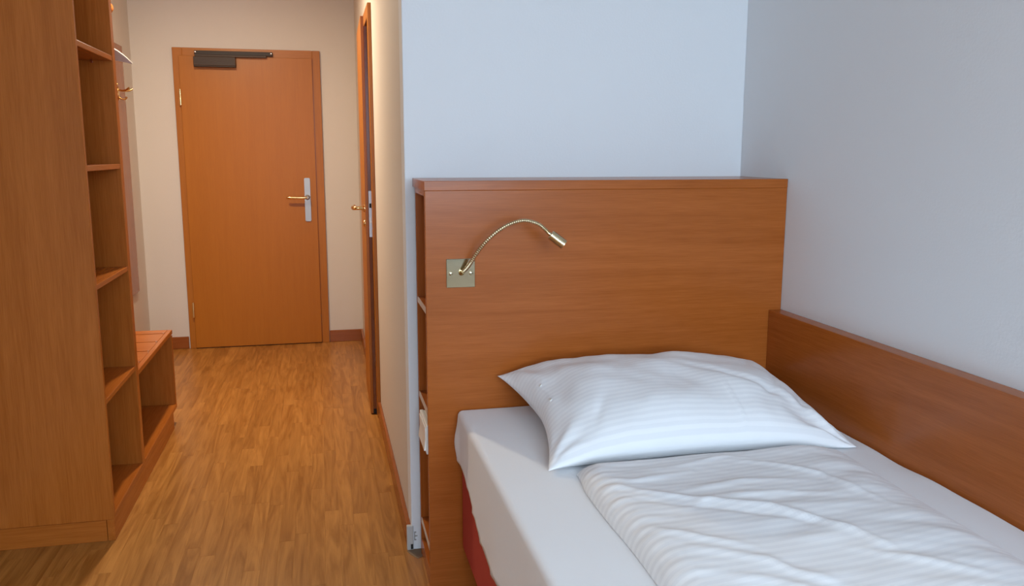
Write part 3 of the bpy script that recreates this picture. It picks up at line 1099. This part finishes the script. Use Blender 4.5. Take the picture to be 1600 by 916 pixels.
# ---- duvet
FOLDS = [
    ([(0.536, 1.707), (0.652, 1.615), (0.741, 1.546), (0.881, 1.478), (0.913, 1.433), (0.979, 1.338)], 0.0075, 0.012),
    ([(0.58, 1.617), (0.691, 1.531), (0.806, 1.473), (0.9, 1.412), (0.959, 1.371)], -0.004, 0.010),
    ([(0.586, 1.446), (0.681, 1.361), (0.76, 1.311)], 0.0055, 0.012),
    ([(0.642, 1.332), (0.758, 1.262), (0.781, 1.216), (0.854, 1.157)], 0.0065, 0.013),
    ([(0.909, 1.767), (1.015, 1.713), (1.097, 1.629), (1.147, 1.429)], 0.006, 0.012),
    ([(0.60, 1.70), (0.66, 1.672), (0.813, 1.704)], 0.0045, 0.010),
    ([(0.731, 1.59), (0.898, 1.619), (1.042, 1.594)], 0.0055, 0.013),
    ([(0.908, 1.45), (0.982, 1.343), (1.021, 1.227)], 0.0055, 0.012),
    ([(0.934, 1.272), (1.038, 1.199), (1.117, 1.123)], 0.0055, 0.012),
    ([(0.778, 1.733), (0.93, 1.776), (1.0, 1.747)], 0.0045, 0.010),
    ([(0.70, 1.50), (0.80, 1.545), (0.95, 1.54), (1.08, 1.50)], 0.004, 0.012),
    ([(0.62, 1.25), (0.74, 1.19), (0.90, 1.05), (1.0, 0.9)], 0.005, 0.014),
]


def seg_dist(p, a, b_):
    ab = (b_[0] - a[0], b_[1] - a[1])
    t = ((p[0] - a[0]) * ab[0] + (p[1] - a[1]) * ab[1]) / (ab[0] ** 2 + ab[1] ** 2)
    tc = min(1, max(0, t))
    return math.hypot(p[0] - a[0] - ab[0] * tc, p[1] - a[1] - ab[1] * tc), tc


def fold_h(x, y):
    h = 0
    for pts, amp, wd in FOLDS:
        best, bs = 9, 0
        n_ = len(pts) - 1
        for i in range(n_):
            if min(abs(x - pts[i][0]), abs(x - pts[i + 1][0])) > 0.3:
                continue
            d, t = seg_dist((x, y), pts[i], pts[i + 1])
            if d < best:
                best, bs = d, (i + t) / n_
        if best < wd * 3.5:
            h += amp * math.exp(-(best / wd) ** 2) * math.sin(math.pi * min(max(bs, 0.04), 0.96)) ** 0.6
    return h


def make_duvet():
    NX, NY = 170, 210
    DX0, DX1, DY0, DY1 = 0.566, 1.300, 0.55, 1.842
    bm = bmesh.new()
    uvl = bm.loops.layers.uv.new('cloth')
    uvof = {}
    top, bot = {}, {}

    def edge_ease(t, k=1.7):
        return math.copysign(1 - (1 - abs(t)) ** k, t)
    for i in range(NX + 1):
        for j in range(NY + 1):
            s, t = edge_ease(-1 + 2 * i / NX), edge_ease(-1 + 2 * j / NY, 1.5)
            fx, fy = (s + 1) / 2, (t + 1) / 2
            # outline wanders a little; the right edge runs in slightly towards the foot
            left = DX0 + 0.010 * noise.noise(Vector((0, fy * 4, 0))) + 0.012 * sstep(0.9, 1.0, fy)
            right = DX1 - 0.045 * (1 - fy) + 0.012 * noise.noise(Vector((9, fy * 3, 0)))
            x = left + (right - left) * fx
            yt = DY1 + 0.020 * fx + 0.012 * noise.noise(Vector((fx * 4, 5, 0)))
            y = DY0 + (yt - DY0) * fy
            dl, dr, dt, db = x - left, right - x, yt - y, y - DY0
            rl_ = min(1, dl / 0.055)
            pl = math.sqrt(max(0, 1 - (1 - rl_) ** 2))
            rr_ = min(1, dr / 0.15)
            prr = math.sin(rr_ * math.pi / 2) ** 0.8
            rt_ = min(1, dt / 0.075)
            pt = math.sqrt(max(0, 1 - (1 - rt_) ** 2))
            pb = min(1, db / 0.04) ** 0.5
            prof = pl * prr * pt * pb
            big = 0.048 + 0.010 * noise.noise(Vector((x * 3.1, y * 2.6, 2)))
            wp = noise.noise(Vector((x * 2.5, y * 2.5, 11))) * 0.12
            rip = noise.noise(Vector((x * 5.0 + y * 2.5, (y + wp - 0.12 * x) * 17, 5)))
            rip2 = noise.noise(Vector((x * 9.0, (y + wp + 0.25 * x) * 33, 8)))
            # short gathers along the left edge
            gl = math.exp(-(dl / 0.10) ** 1.5) * math.sin((y + 0.15 * dl) * 175 + 3 * noise.noise(Vector((y * 9, 0, 0))))
            z = ZT + 0.0022 + big * prof
            z += min(1, prof * 1.2) * (0.0040 * rip + 0.0016 * rip2 + 0.9 * fold_h(x, y) + 0.0010 * gl)
            vt = bm.verts.new((x, y, z))
            top[i, j] = vt
            uvof[vt] = (x, y - 0.08 * fx * fx)
    for i in range(NX + 1):
        for j in range(NY + 1):
            if i in (0, NX) or j in (0, NY):
                bot[i, j] = top[i, j]
    for i in range(NX):
        for j in range(NY):
            f = bm.faces.new((top[i, j], top[i + 1, j], top[i + 1, j + 1], top[i, j + 1]))
            for lp in f.loops:
                lp[uvl].uv = uvof[lp.vert]
    # flat underside
    ring = [top[i, 0] for i in range(NX)] + [top[NX, j] for j in range(NY)] + [top[i, NY] for i in range(NX, 0, -1)] + [top[0, j] for j in range(NY, 0, -1)]
    c = bm.verts.new((0.93, 1.2, ZT + 0.0022))
    for k in range(len(ring)):
        bm.faces.new((ring[(k + 1) % len(ring)], ring[k], c))
    o = link('duvet', bm, duvet_mat, None, True, angle=180)
    props(o, 'rumpled white striped duvet spread over the lower bed', 'duvet')


make_duvet()
